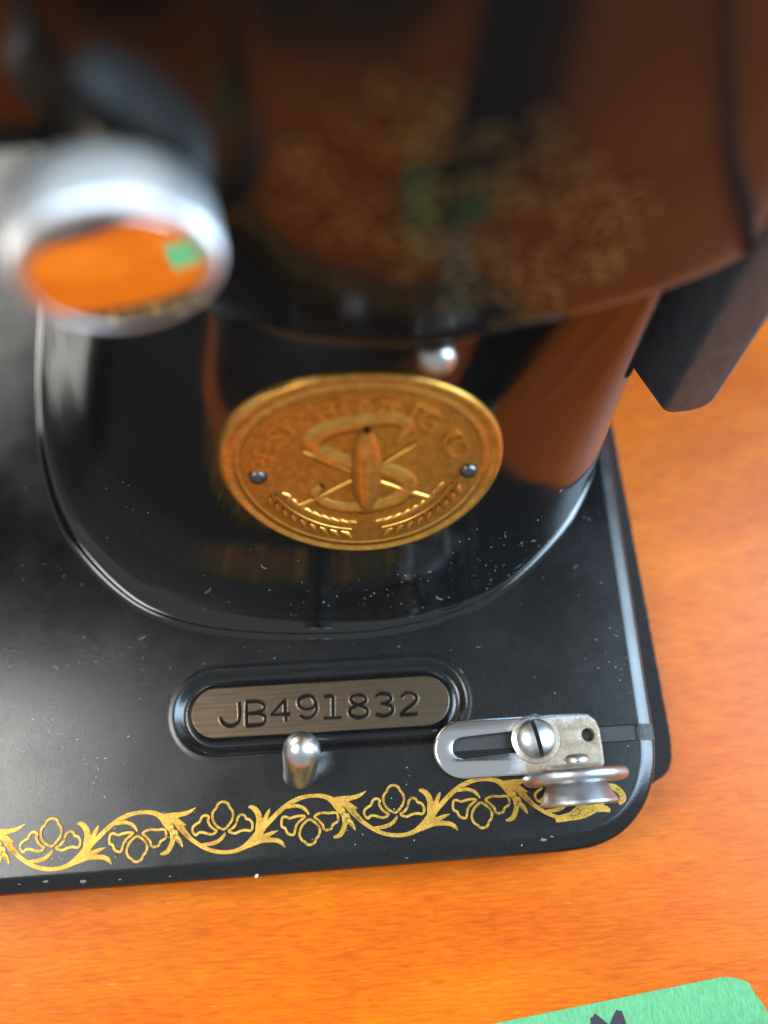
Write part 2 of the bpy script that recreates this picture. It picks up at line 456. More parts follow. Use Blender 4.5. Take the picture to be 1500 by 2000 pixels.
# stamped serial number, stroke by stroke, each character its own piece
def sp(X, Y): return onz(320 + X / 2.5, 1260 + Y / 2.5)
GLY = {
 'J': [[(368, 278), (372, 330), (366, 372), (335, 394), (300, 390), (280, 368), (278, 350)]],
 'B': [[(404, 278), (404, 335), (404, 393)], [(400, 279), (450, 276), (486, 290), (488, 315), (450, 332), (408, 335)], [(450, 333), (490, 345), (494, 372), (470, 390), (402, 394)]],
 '4': [[(598, 372), (592, 320), (592, 264)], [(592, 266), (560, 300), (524, 341)], [(522, 342), (570, 340), (618, 338)]],
 '9': [[(742, 285), (725, 254), (690, 250), (660, 268), (662, 298), (690, 314), (725, 306), (742, 284)], [(742, 284), (745, 315), (728, 345), (695, 358), (664, 345)]],
 '1': [[(782, 254), (806, 250), (826, 248)], [(825, 248), (826, 300), (826, 356)], [(780, 358), (826, 357), (868, 354)]],
 '8': [[(950, 243), (980, 252), (984, 275), (950, 293), (918, 277), (918, 253), (950, 243)], [(950, 293), (990, 312), (990, 340), (952, 355), (912, 340), (912, 312), (950, 293)]],
 '3': [[(1032, 252), (1060, 238), (1098, 243), (1108, 264), (1085, 284), (1058, 288)], [(1075, 287), (1112, 300), (1112, 330), (1076, 347), (1034, 338)]],
 '2': [[(1158, 256), (1180, 236), (1215, 236), (1234, 256), (1222, 284), (1185, 312), (1156, 340)], [(1152, 342), (1200, 340), (1240, 336)]],
}
for ch in 'JB491832':
    b = MB(); burr = MB()
    for k, s in enumerate(GLY[ch]):
        P = [sp(*q) for q in s]
        stroke(b, P, [0.54 * random.uniform(0.7, 1.25) for _ in P], lambda x, y, h: (x, y, 0.085 + h), 5, False, 0.012 * k)
        ridge(burr, P, 0.95, lambda x, y, h: (x, y, 0.03 + h), 0.002 * k, 0.05)
    so = b.out('stamped_character', M_INK, plate, False); burr.out('raised_burr', M_PLATE, plate)

# ------------------------------------------------------------------ gold scroll transfer along the front of the bed
def c1(X, Y): return onz(330 + X / 6.5217, 1520 + Y / 6.5217)
def c2(X, Y): return onz(520 + X / 6.5217, 1520 + Y / 6.5217)
UNIT = 6.5217 * 12.05          # crop pixels per millimetre
def flat(x, y, h): return (x, y, 0.03 + h)
PET_UP = [[(690, 650), (620, 615), (575, 560), (555, 490), (565, 430), (600, 385), (625, 335), (660, 308), (710, 303), (755, 325), (775, 370), (805, 410), (820, 460), (810, 520), (775, 580), (730, 630)],
 [(610, 675), (560, 640), (520, 590), (500, 540), (510, 495), (480, 475), (440, 480), (410, 515), (395, 555), (340, 590), (305, 630), (305, 680), (345, 725), (380, 695), (430, 690), (500, 710), (560, 712)],
 [(765, 668), (820, 630), (860, 570), (880, 500), (920, 465), (965, 475), (985, 515), (1030, 530), (1062, 570), (1065, 625), (1040, 668), (985, 662), (920, 670), (850, 700), (800, 695)]]
PET_DN = [[(495, 490), (440, 480), (370, 490), (300, 510), (240, 490), (205, 510), (195, 570), (205, 620), (245, 640), (265, 690), (310, 720), (355, 715), (370, 660), (385, 600), (430, 545)],
 [(550, 525), (500, 560), (455, 610), (430, 680), (430, 740), (460, 790), (500, 815), (530, 845), (580, 845), (620, 820), (640, 770), (670, 730), (685, 670), (665, 610), (610, 555)],
 [(615, 490), (660, 455), (720, 440), (790, 445), (890, 440), (915, 490), (910, 550), (850, 590), (830, 640), (780, 660), (735, 650), (725, 600), (690, 560), (650, 520)]]
VINE = [('a', [(60, 520), (130, 600), (250, 745), (350, 825), (450, 885), (560, 925), (680, 942), (800, 935), (900, 905), (980, 860), (1060, 800), (1130, 720), (1180, 650)], [90, 95, 60, 52, 52, 52, 50, 52, 58, 75, 100, 110, 100]),
 ('a', [(1150, 720), (1150, 620), (1152, 520), (1125, 430), (1070, 375), (1015, 362)], [110, 100, 86, 76, 62, 30]),
 ('a', [(1180, 640), (1230, 510), (1265, 430), (1287, 385)], [80, 58, 44, 6]),
 ('a', [(1130, 770), (1230, 735), (1320, 695), (1388, 668)], [80, 62, 44, 6]),
 ('a', [(1010, 850), (1150, 790), (1270, 785), (1380, 795), (1440, 828), (1480, 880)], [80, 90, 66, 58, 50, 8]),
 ('a', [(400, 850), (540, 832), (630, 800), (690, 745), (720, 690)], [30, 52, 50, 44, 26]),
 ('b', [(-90, 690), (-30, 620), (60, 530), (160, 430), (260, 345), (380, 275), (480, 240), (600, 222), (700, 225), (790, 250), (860, 300), (920, 370), (970, 430)], [100, 80, 66, 62, 62, 62, 52, 50, 56, 66, 90, 100, 80]),
 ('b', [(840, 270), (980, 268), (1090, 250), (1190, 218), (1275, 160)], [50, 84, 62, 48, 6]),
 ('b', [(930, 310), (1050, 340), (1110, 365), (1165, 386)], [70, 68, 46, 6]),
 ('b', [(950, 380), (1000, 500), (998, 600), (965, 690), (920, 735), (855, 752)], [80, 76, 68, 66, 58, 26]),
 ('b', [(1010, 460), (1070, 560), (1108, 612), (1140, 668)], [80, 70, 50, 6]),
 ('b', [(260, 375), (370, 352), (450, 368), (510, 410), (545, 465)], [30, 46, 46, 40, 18])]
def build_vine(sel):
    b = MB()
    for k, (s, pts, wd) in enumerate(VINE):
        if k in sel:
            f = c1 if s == 'a' else c2
            stroke(b, [f(*p) for p in pts], [0.93 * q / UNIT for q in wd], flat, 5, False, 0.009 * k)
    return b
STEP = Vector((27.7, 0.86, 0)) * MM
protos = []
v0 = build_vine(range(12)).out('gold_scroll', M_GOLD, bed, False)
protos.append(v0)
for P, f in ((PET_UP, c1), (PET_DN, c2)):
    for pts in P:
        b = MB(); stroke(b, [f(*p) for p in pts], 31 / UNIT, flat, 4, True, 0.12)
        protos.append(b.out('gold_petal', M_GOLD, bed, False))
for k in (-3, -2, -1, 1, 2):
    for i, o in enumerate(protos):
        if k == 2 and (i == 0 or i >= 4): continue
        c = o.copy(); COL.objects.link(c); c.parent = bed; c.location = STEP * k
c = build_vine((0, 5)).out('gold_scroll', M_GOLD, bed, False); c.location = STEP * 2
b = MB()
stroke(b, [onz(*q) for q in ((1085, 1601), (1115, 1594), (1140, 1584), (1165, 1579), (1184, 1580), (1191, 1585))], [0.9, 1.3, 1.5, 1.15, 0.95, 0.5], flat, 5, False, 0.02)
stroke(b, [onz(*q) for q in ((1120, 1590), (1150, 1560), (1175, 1540), (1195, 1536), (1211, 1546), (1217, 1560), (1209, 1570))], [1.2, 0.8, 0.7, 0.95, 1.0, 0.95, 0.5], flat, 5, False, 0.03)
b.out('gold_scroll', M_GOLD, bed, False)
# paint chips along the front edge
rc_ = random.Random(5)
for q, r in (((88, 1722), 0.75), ((160, 1721), 1.0), ((232, 1718), 0.5), ((36, 1727), 0.45), ((330, 1712), 0.35), ((1062, 1640), 0.9), ((1078, 1634), 0.5), ((795, 1684), 0.4), ((610, 1640), 0.25)):
    x, y = onz(*q); pts = []; r *= 0.62
    if 1060 > q[0]: y = max(y, 0.9 + (0.0128 * (x - 29)))
    for k in range(9):
        a = 6.283 * k / 9; pts.append((x + r * rc_.uniform(0.7, 1.2) * math.cos(a), y + 0.42 * r * rc_.uniform(0.6, 1.3) * math.sin(a)))
    edge = 2.9
    def zz(yy, xx=x): 
        d = edge - (yy - 0.0128 * (xx - 29) + 0.2); return -0.02 if d < 0.1 else -float(np.interp(d, [0.15, 0.9, 1.7, 2.4, 2.9], [0, 0.18, 0.60, 1.0, 2.8]))
    b = MB(); b.add([(p[0], p[1], zz(p[1]) + 0.06) for p in pts] + [(x, y, zz(y) + 0.07)], [(k, (k + 1) % 9, 9) for k in range(9)]); b.out('paint_chip', M_CHIP, bed, False)

# ------------------------------------------------------------------ pillar
FOOT = [(-66.5, 150), (-66.5, 120), (-66.4, 100), (-65.8, 87), (-63.8, 74), (-59.6, 61.4), (-53.5, 52.2), (-45, 44.1), (-35.9, 39.8), (-26, 37.6), (-14.6, 36.4), (-1.4, 36.3),
        (12.1, 38.9), (21.5, 43.4), (30.6, 51.3), (36.2, 59), (39.6, 66.5), (41.2, 75), (41.6, 88), (41.6, 110), (41.6, 150)]
MID = [(-40, 150), (-40, 125), (-40, 110), (-40, 100), (-39, 91), (-36.8, 82), (-32.8, 75.3), (-27.2, 69.8), (-20.5, 64.3), (-14, 61.6), (-8, 60.4), (0, 60),
       (10, 60.3), (19, 61.4), (28, 62.8), (34, 64), (38, 66.3), (40.2, 70.5), (41, 80), (41, 105), (41, 150)]
DEP = [(0, -0.10), (0.1, 0.10), (0.4, 0.36), (0.75, 0.54), (1.05, 0.62), (1.35, 0.61), (1.7, 0.70), (2.2, 1.12), (2.8, 1.9), (3.4, 2.8), (4.3, 4.2), (5.6, 6.4), (7.0, 9), (8.8, 12.4), (10.8, 16.5), (12.6, 21), (14.9, 27), (17.4, 33.5), (19.8, 40), (22.1, 46), (24.0, 51), (26.2, 57), (28.4, 63)]
foot = np.array(catmull(FOOT, 10)); mid = np.array(catmull(MID, 10))
def dep_at(z):
    return float(np.interp(z, np.maximum.accumulate([d[1] for d in DEP]) + np.arange(len(DEP)) * 1e-6, [d[0] for d in DEP]))
def section(f): return foot * (1 - f) + mid * f
def pillar_y(x, z):
    s = section(dep_at(z) / 23.8); s = s[40:170]
    return float(np.interp(x, s[:, 0], s[:, 1]))
b = MB(); vs = []
dp = np.array(DEP); tt = np.linspace(0, len(DEP) - 1, (len(DEP) - 1) * 3 + 1)
sm = np.array(catmull(DEP, 3))
nrm = []
for d, z in sm:
    s = section(d / 23.8)
    if d < 3.2:   # the small bead at the foot keeps one width all round
        o_ = np.array(offset_loop(list(foot), -d)); o_[0] = foot[0] + (d, 0); o_[-1] = foot[-1] - (d, 0)
        k = min(max((d - 1.0) / 2.2, 0), 1); s = o_ * (1 - k) + s * k
    vs += [(p[0], p[1], z) for p in s]
b.add(vs, grid_faces(len(sm), len(foot), False))
pillar = b.out('pillar', M_PIL, mach)

# ------------------------------------------------------------------ wider upper body and arm
UPP = [(-42, 150), (-42, 120), (-42, 97), (-40.5, 86), (-36, 77), (-28.5, 69), (-20, 63), (-10, 58.9), (0, 57), (7, 56.5), (16.8, 57.9), (29.4, 60.4), (38.3, 62.8), (46, 65.7), (53, 70), (59, 77), (62, 87), (63, 100), (63, 120), (63, 150)]
upp = np.array(catmull(UPP, 8))
def upper_y(x): return float(np.interp(x, upp[32:128, 0], upp[32:128, 1]))
cen = np.array((8, 110.0))
def lean(z):
    return 0.0 if z < 66 else (z - 66) ** 2 * 0.0011 if z < 86 else 0.44 + (z - 86) * 0.044
b = MB(); vs = []
RU = [(0.80, 60.6), (0.93, 60.0), (0.975, 60.1), (0.99, 60.6), (0.998, 61.5), (1, 63)] + [(1, z) for z in np.linspace(66, 150, 16)] + [(0.98, 158), (0.93, 165), (0.8, 170), (0.5, 172)]
for k, z in RU: vs += [(*(cen + (p - cen) * k + (0, lean(z))), z) for p in upp]
b.add(vs, grid_faces(len(RU), len(upp), False))
arm = b.out('upper_pillar', M_ARM, mach)
b = MB(); rbox(b, -260, 5, 62.5, 131, 84, 168, 10, 12, 8); b.out('arm', M_ARM, mach, True, 50)

# raised boss that carries the stitch knob
KX, KZ = -21.9, 88.2
b = MB()
vs = []; n = 48
for k, dy in ((1.25, 8), (1.10, 2), (1.04, -0.5), (0.98, -2.2), (0.88, -3.6), (0.72, -4.6), (0.45, -5.2), (0.02, -5.3)):
    for j in range(n):
        a = 2 * math.pi * j / n
        x = KX + 6.5 + 9.5 * k * math.cos(a); z = KZ + 17 + 27 * k * math.copysign(abs(math.sin(a)) ** 0.8, math.sin(a))
        vs.append((x, 63.0 + dy, z))
b.add(vs, grid_faces(8, n)); b.out('knob_boss', M_BOSS, mach)
# gold and green transfer on the front of the upper body
def on_up(x, z, h): return (x, upper_y(x) + lean(z) - 0.12 - h, z)
rnd = random.Random(3)
def pillar_transfer():
    b = MB(); k = 0
    def curl(cx, cz, r, a0, turns, wd):
        pts = [(cx + r * (1 - 0.75 * t) * math.cos(a0 + turns * 6.283 * t), cz + r * (1 - 0.75 * t) * math.sin(a0 + turns * 6.283 * t)) for t in np.linspace(0, 1, 14)]
        return pts, [wd * (1 - 0.5 * t) for t in np.linspace(0, 1, 14)]
    spots = []
    for zi in range(13):
        for xi in range(16):
            cx = -8 + xi * 2.9 + (zi % 2) * 1.45; cz = 64 + zi * 2.9
            if abs((cx - 11) * 0.9 + (cz - 82) * 0.35) / 17 + abs((cz - 82) + 0.25 * (cx - 11)) / 22 < 1.0: spots.append((cx + rnd.uniform(-.6, .6), cz + rnd.uniform(-.6, .6), rnd.uniform(1.3, 2.1)))
    for cx, cz, r in spots:
        if rnd.random() < 0.38: continue
        p, wd = curl(cx, cz, r, rnd.uniform(0, 6), rnd.choice((-1.1, 1.1)), rnd.uniform(0.6, 1.0))
        stroke(b, p, wd, on_up, 2, False, 0.004 * k); k += 1
    o = b.out('gold_transfer', M_GOLD2, arm, False)
pillar_transfer()

# stitch length knob: chrome, knurled, mirror-flat face
b = MB()
ky = 49.6
KA = np.array((math.sin(R(9)), -math.cos(R(9)), 0.01))
lathe(b, [(5.6, 0), (6.0, 0.4), (6.0, 2.2), (5.4, 2.8), (3.8, 3.1), (3.8, 5.0)], np.array((KX, ky, KZ)) - 11.5 * KA, KA, 40)
b.out('knob_collar', M_COLLAR, mach, True, 40)
b = MB(); nk = 288
kn = lambda i, j: 1 + (0.022 * math.cos(j * 2 * math.pi / 4.0) if 2 <= i <= 6 else 0)
lathe(b, [(3.0, -0.9), (7.8, -0.9), (8.5, -0.6), (8.95, 0.0), (9.1, 0.6), (9.1, 5.2), (8.95, 5.7), (8.6, 6.1), (8.2, 6.22), (8.05, 6.2), (8.0, 5.8)], np.array((KX, ky, KZ)) - 6.3 * KA, KA, nk, kn)
knob = b.out('stitch_knob', M_RIM, mach, True, 35)
b = MB(); lathe(b, [(r_, 6.2 + (64 - r_ * r_) / 130) for r_ in (8.02, 7.5, 7, 6, 5, 4, 3, 2, 1, 0.01)], np.array((KX, ky, KZ)) - 6.3 * KA, KA, 64)
b.out('knob_face', M_KNOB, knob)

# small chrome pin on the pillar
b = MB(); lathe(b, [(1.7, 0), (1.7, 3.2)] + [(2.5 * math.sin(R(a)), 5.4 - 2.5 * math.cos(R(a))) for a in range(140 - 100, 181, 10)][0:0] + [(2.5 * math.cos(R(a)), 5.0 + 2.5 * math.sin(R(a))) for a in range(-45, 91, 9)], (7.6, 63.6, 55.0), (0.05, -1, 0.05), 32)
b.out('thread_pin', M_PEG, mach, True, 60)

# ------------------------------------------------------------------ oval brass badge
BX, BZ, BA, BB = -2.8, 33.2, 20.6, 18.2
def bad(u, v, h):      # nearly flat plate, leaning back with the pillar
    x = BX + u; z = BZ + v * 0.934; y = 53.5 + v * 0.357 + u * u / 300
    return (x - h * u / 150, y - 0.05 - h * 0.93, z + h * 0.357)
b = MB(); vs = []; n = 96
RP = [(0.99, -2.6), (1.0, 0.3), (0.992, 0.55), (0.975, 0.68), (0.955, 0.66), (0.94, 0.5), (0.93, 0.42), (0.90, 0.42), (0.893, 0.55), (0.875, 0.58), (0.862, 0.55), (0.855, 0.40), (0.7, 0.41), (0.5, 0.42), (0.3, 0.43), (0.1, 0.43), (0.001, 0.43)]
for rho, h in RP:
    for j in range(n):
        a = 2 * math.pi * j / n; vs.append(bad(BA * rho * math.cos(a), BB * rho * math.sin(a), h))
b.add(vs, grid_faces(len(RP), n))
badge = b.out('maker_badge', M_BRASS, mach)
b = MB(); vs = []
for rho in (0.853, 0.7, 0.5, 0.3, 0.1, 0.001):
    for j in range(n):
        a = 2 * math.pi * j / n; vs.append(bad(BA * rho * math.cos(a), BB * rho * math.sin(a), 0.445))
b.add(vs, grid_faces(6, n)); b.out('badge_field', M_PATINA, badge)
HB = 0.46
def glyph(ch, size):
    c = bpy.data.curves.new('t', 'FONT'); c.body = ch; c.size = size; c.align_x = 'CENTER'; c.extrude = 0.001; c.resolution_u = 3
    o = bpy.data.objects.new('t', c); COL.objects.link(o)
    bpy.context.view_layer.update()
    me = bpy.data.meshes.new_from_object(o.evaluated_get(bpy.context.evaluated_depsgraph_get()))
    vs = [tuple(v.co) for v in me.vertices]; fs = [tuple(p.vertices) for p in me.polygons]
    bpy.data.objects.remove(o); bpy.data.curves.remove(c); bpy.data.meshes.remove(me)
    return vs, fs
def arc_text(txt, rho, a0, a1, size, hh, name, flip=False):
    for i, ch in enumerate(txt):
        if ch == ' ': continue
        a = R(a0 + (a1 - a0) * i / (len(txt) - 1))
        pu, pv = BA * rho * math.cos(a), BB * rho * math.sin(a)
        tx, ty = (BA * math.sin(a), -BB * math.cos(a)) if not flip else (-BA * math.sin(a), BB * math.cos(a))
        l = math.hypot(tx, ty); tx, ty = tx / l, ty / l
        vs, fs = glyph(ch, size); b = MB(); out = []
        for x, y, z in vs:
            y -= size * 0.35; x *= 1.25
            out.append(bad(pu + x * tx - y * ty, pv + x * ty + y * tx, HB + (hh if z > 0 else 0)))
        b.add(out, fs); b.out(name, M_BRASS, badge, False)
arc_text('THE SINGER MANFG. CO.', 0.70, 176, 4, 4.6, 0.34, 'raised_letter')
arc_text('TRADE MARK', 0.48, 232, 308, 1.7, 0.22, 'raised_letter', True)
# emblem: letter S, shuttle and crossed needles, thread
b = MB()
ridge(b, [(5.6, 5.6), (7.0, 8.2), (4.6, 10.0), (0, 9.6), (-4.8, 8.2), (-6.6, 5.6), (-4.5, 3.2), (0, 1.2), (4.5, -0.8), (6.6, -3.4), (5.0, -6.6), (0, -7.8), (-5, -7.0), (-7.2, -4.6), (-6.0, -2.6)],
      [1.4, 2.4, 2.8, 3.0, 3.2, 3.4, 3.4, 3.4, 3.4, 3.2, 3.0, 2.8, 2.4, 2.0, 1.2], bad, HB, 0.5)
b.out('letter_emblem', M_BRASS, badge)
b = MB(); ridge(b, [(1.2, 8.6), (1.0, 6.0), (0.7, 2.0), (0.5, -2.0), (0.3, -5.5), (0.2, -7.5)], [1.4, 3.6, 4.7, 4.7, 3.8, 1.4], bad, HB + 0.15, 1.15); b.out('shuttle_emblem', M_BRASS, badge)
b = MB(); ridge(b, [(0.55, 3.2), (0.4, -4.6)], [1.1, 1.1], bad, HB + 1.0, 0.4); b.out('shuttle_slot', M_BRASS, badge)
for s in (1, -1):
    b = MB(); ridge(b, [(-9.5 * s, -6.6), (0, -0.6), (8.0 * s, 4.8)], [0.9, 0.8, 0.5], bad, HB + 0.1, 0.45); b.out('needle_emblem', M_BRASS, badge)
for s in (1, -1):      # leaf sprigs round the lower rim, every leaf a raised piece
    b = MB(); P = [(BA * 0.68 * math.cos(R(a)), BB * 0.70 * math.sin(R(a))) for a in ((200, 215, 230, 245, 260) if s < 0 else (-20, -35, -50, -65, -80))]
    ridge(b, P, 0.5, bad, HB, 0.3); b.out('sprig_stem', M_BRASS, badge)
    for k in range(9):
        a = 205 + k * 6.6 if s < 0 else -25 - k * 6.6
        for q in (0.61, 0.76):
            u, v = BA * q * math.cos(R(a)), BB * q * math.sin(R(a)); d = R(a + (55 if s < 0 else -55) * (1 if q > 0.7 else 1.9))
            b = MB(); ridge(b, [(u - 1.2 * math.cos(d), v - 1.2 * math.sin(d)), (u, v), (u + 1.2 * math.cos(d), v + 1.2 * math.sin(d))], [0.3, 1.1, 0.2], bad, HB, 0.42, 3); b.out('sprig_leaf', M_BRASS, badge)
for u, v in ((-15.2, -0.6), (15.6, -2.2)):
    p = Vector(bad(u, v, HB)); nn = (Vector(bad(u, v, 1)) - Vector(bad(u, v, 0)))
    b = MB(); lathe(b, [(1.35, -0.2), (1.3, 0.3), (1.05, 0.65), (0.6, 0.9), (0.25, 1.0), (0.01, 1.02)], p, nn, 20); b.out('rivet', M_RIVET, badge)

# ------------------------------------------------------------------ bed thread post
b = MB()
ax = Vector((1.2, 2.7, 8.0))
lathe(b, [(2.75, -0.5), (2.72, 0.6), (2.75, 2.2), (2.85, 4.2), (2.97, 6.4), (3.0, 8.2)] + [(3.0 * math.cos(R(a)), 8.2 + 3.2 * math.sin(R(a))) for a in range(9, 91, 9)], (-16.5, 14.6, 0), ax, 40)
b.out('thread_post', M_PEG, mach, True, 50)

# ------------------------------------------------------------------ bobbin winder tension bracket
out = [np.array(p) for p in [(31.0, 11.9), (32.4, 12.1), (33.1, 12.9), (33.15, 15.0), (33.1, 18.3), (32.6, 19.9), (31.5, 20.9), (29.9, 21.25), (25, 21.25), (20, 21.25), (15, 21.3)]]
for k in range(17):
    a = R(90 + 180 * k / 16); out.append(np.array([10.3 + 4.7 * math.cos(a), 16.6 + 4.7 * math.sin(a)]))
out += [np.array(p) for p in [(15, 11.9), (20, 11.9), (26, 11.85)]]
pr = [(0, 0), (0.18, -0.03), (0.38, -0.14), (0.48, -0.36), (0.5, -1.2)]
slot = stadium((10.4, 16.75), (23.0, 17.4), 1.9, 10)
hole = circle((31.0, 17.55), 1.2, 24)
b = MB(); slab(b, offset_loop(ccw(out), -0.5), pr, [(slot, [(0, 0), (0.12, -0.05), (0.2, -0.2), (0.22, -1.2)]), (hole, [(0, 0), (0.1, -0.06), (0.15, -0.2), (0.16, -1.2)])], 1.25)
br = weld(b.out('winder_bracket', M_BRACKET, mach))
b = MB(); rbox(b, 22.5, 31.2, 11.7, 12.5, 0.9, 8.5, 0.3, 0.38, 3); b.out('bracket_tab', M_BRACKET, br, True, 50)
# slotted screw
SX, SY = 22.4, 17.45
b = MB(); lathe(b, [(4.0, 1.26), (3.95, 1.45), (3.7, 1.55), (3.3, 1.55), (3.25, 1.6)], (SX, SY, 0), (0, 0, 1), 40); b.out('screw_collar', M_BRACKET, br, True, 50)
dome = [(3.15, 1.55), (3.15, 2.1), (3.0, 2.45), (2.6, 2.85), (2.0, 3.15), (1.2, 3.36), (0.5, 3.44), (0.01, 3.46)]
hb = bmesh.new(); ca = R(-80); ndir = Vector((-math.sin(ca), math.cos(ca), 0))
for s in (1, -1):
    t = MB(); lathe(t, dome, (SX, SY, 0), (0, 0, 1), 48)
    q = bmesh.new(); vv = [q.verts.new(Vector(p) * MM) for p in t.v]
    for f in t.f: q.faces.new([vv[i] for i in f])
    res = bmesh.ops.bisect_plane(q, geom=q.verts[:] + q.edges[:] + q.faces[:], plane_co=(Vector((SX, SY, 0)) + ndir * 0.34 * s) * MM, plane_no=ndir * s, clear_inner=True)
    bmesh.ops.holes_fill(q, edges=[e for e in q.edges if e.is_boundary])
    tmp = bpy.data.meshes.new('tmp'); q.to_mesh(tmp); q.free(); hb.from_mesh(tmp); bpy.data.meshes.remove(tmp)
me = bpy.data.meshes.new('screw_head'); bmesh.ops.recalc_face_normals(hb, faces=hb.faces); hb.to_mesh(me); hb.free()
me.polygons.foreach_set('use_smooth', [True] * len(me.polygons)); me.set_sharp_from_angle(angle=R(40))
link('screw_head', me, M_STEEL, br)
b = MB(); lathe(b, [(3.0, 1.5), (3.0, 2.0), (0.01, 2.0)], (SX, SY, 0), (0, 0, 1), 32); b.out('screw_slot', M_CAST, br, False)
# tension pulley standing on the bracket
pu = (26.6, 12.6, 9.0); axp = Vector((0.02, -1, -0.03))
b = MB(); lathe(b, [(0.01, -1.1), (1.2, -1.05), (1.8, -0.8), (2.0, -0.3), (2.0, 0.1)], (27.0, 12.7, 9.8), axp, 28); b.out('pulley_stud', M_STEEL, br, True, 60)
b = MB(); lathe(b, [(4.3, 1.1), (7.2, 1.15), (7.7, 1.3), (7.95, 1.65), (8.0, 2.05), (7.9, 2.5), (7.6, 2.85), (7.1, 3.05), (5.8, 3.0), (4.7, 2.9), (4.5, 3.1)], pu, axp, 64); b.out('pulley_flange', M_STEEL, br, True, 60)
b = MB(); lathe(b, [(4.5, 3.0), (4.7, 3.4), (5.0, 4.0), (5.5, 5.0), (5.85, 5.6), (6.0, 5.85), (5.95, 6.05), (5.7, 6.2), (3, 6.25), (0.01, 6.25)], pu, axp, 64); b.out('pulley_cone', M_STEEL, br, True, 60)

# ------------------------------------------------------------------ motor mount hanging behind the bed's right edge
Z0 = 20.0
b = MB(); L = []
for cx, cz, rr, a0 in ((46.0 + 2.6, Z0 + 2.6, 2.6, 180), (54.0 - 3.8, Z0 + 3.8, 3.8, 270)):
    for k in range(9): L.append((cx + rr * math.cos(R(a0 + 90 * k / 8)), cz + rr * math.sin(R(a0 + 90 * k / 8))))
L += [(54.0, z) for z in np.linspace(Z0 + 12, 115, 8)] + [(46.0, z) for z in np.linspace(115, Z0 + 8, 8)]
LC = np.array((50.0, 66.0)); vs = []
for d, dy in ((0.7, 0.0), (0.35, 0.1), (0.1, 0.35), (0, 0.8), (0, 6), (0, 14), (0, 24)):
    for p in offset_loop(ccw(L), -d):
        left = (54.0 - p[0]) / 8.6
        vs.append((p[0] - left * dy * 0.5, 65.4 + 0.05 * (p[0] - 46) + dy, p[1]))
m_ = len(L); b.add(vs, grid_faces(7, m_) + [tuple(range(m_)), tuple(6 * m_ + k for k in range(m_))])
mot = b.out('motor_mount', M_MOTOR, mach, True, 50)
b = MB(); rbox(b, 36, 56, 92, 120, 48, 100, 3, 6); b.out('mount_boss', M_ARM, mach, True, 40)

# ------------------------------------------------------------------ green tape with marker writing
px = catmull([(1380, 1914), (1398, 1910.5), (1416, 1908.5), (1434, 1910), (1450, 1914), (1462, 1919)], 4)
P = [np.array(onz(*q, TZ)) for q in px]
d_ = np.array(onz(1380, 1914, TZ)) - np.array(onz(960, 2000, TZ)); d_ = d_ / np.linalg.norm(d_); nn_ = np.array((d_[1], -d_[0]))
left_top = P[0] - d_ * 55
end = [np.array(onz(*q, TZ)) for q in ((1474, 1940), (1478, 1946), (1490, 1960), (1493, 1968), (1504, 1985))]
e2 = [P[-1] + nn_ * k + d_ * (2.2 + j) for k, j in ((9, 0.5), (11, 0), (13, 0.8), (15.5, 0.2), (18, 0.7), (21, 0.1), (24, 0.4))]
lb = left_top + nn_ * 24.5
outt = [left_top + (P[0] - left_top) * k / 14 for k in range(14)] + P + end + e2 + [e2[-1] + (lb - e2[-1]) * k / 14 for k in range(1, 15)] + [lb + (left_top - lb) * k / 6 + d_ * (0.5 * (k % 2)) for k in range(1, 6)]
b = MB(); slab(b, ccw(outt), [(0, 0), (0.02, -0.12)], [], TZ + 0.14)
tp = b.out('masking_tape', M_TAPE, None, False)
tag(tp, 'strip of green crepe masking tape with dark marker writing stuck on the table', 'tape')
m0 = np.array(onz(1157, 1984, TZ)); m1 = np.array(onz(1207, 1975, TZ))
b = MB()
def ontape(x, y, h): return (x, y, TZ + 0.16 + h)
dn = nn_ * 6.5
for k, (s, wd) in enumerate((([m0 - nn_ * -0.2, m0 + dn * 0.5 - d_ * 0.3, m0 + dn - d_ * 0.6], [0.9, 1.2, 1.0]), ([m0 + nn_ * 0.1, m0 * 0.55 + m1 * 0.45 + dn * 0.35, m0 * 0.45 + m1 * 0.55 + dn * 0.65], [1.3, 1.2, 0.9]),
                            ([m1 + d_ * 0.2, m1 * 0.7 + m0 * 0.3 + dn * 0.3, m0 * 0.45 + m1 * 0.55 + dn * 0.65], [1.0, 1.3, 0.9]), ([m1, m1 + dn * 0.5 + d_ * 0.3, m1 + dn + d_ * 0.5], [1.2, 1.2, 1.0]))):
    stroke(b, s, wd, ontape, 5, False, 0.01 * k)
b.out('marker_letter', M_MARKER, tp, False)

# ------------------------------------------------------------------ dark pouch on the table, added to mirror as the pillar's black streak
L = [np.array(p, float) for p in ((23, -28.5), (29, -34.5), (36, -42), (45, -52), (55, -62), (66, -78), (75, -95), (84, -112), (104, -112), (128, -112), (113, -78), (100, -62), (88, -46), (79, -36), (71, -29), (56, -28.5), (38, -28.5))]
b = MB(); L = ccw(L); vs = []
pf = [(-0.8, 0), (0, 0.8), (0, 10), (-0.5, 11.5), (-1.6, 12.5), (-3.5, 13)]
for d, z in pf: vs += [(p[0], p[1], TZ + 0.15 + z) for p in offset_loop(L, d)]
b.add(vs, grid_faces(len(pf), len(L)) + [tuple(range(len(L))), tuple((len(pf) - 1) * len(L) + k for k in range(len(L)))])
tag(b.out('reflected_block', M_BLOCK, None, True, 50), 'small black pouch at the front edge of the table, seen mirrored in the pillar', 'block')

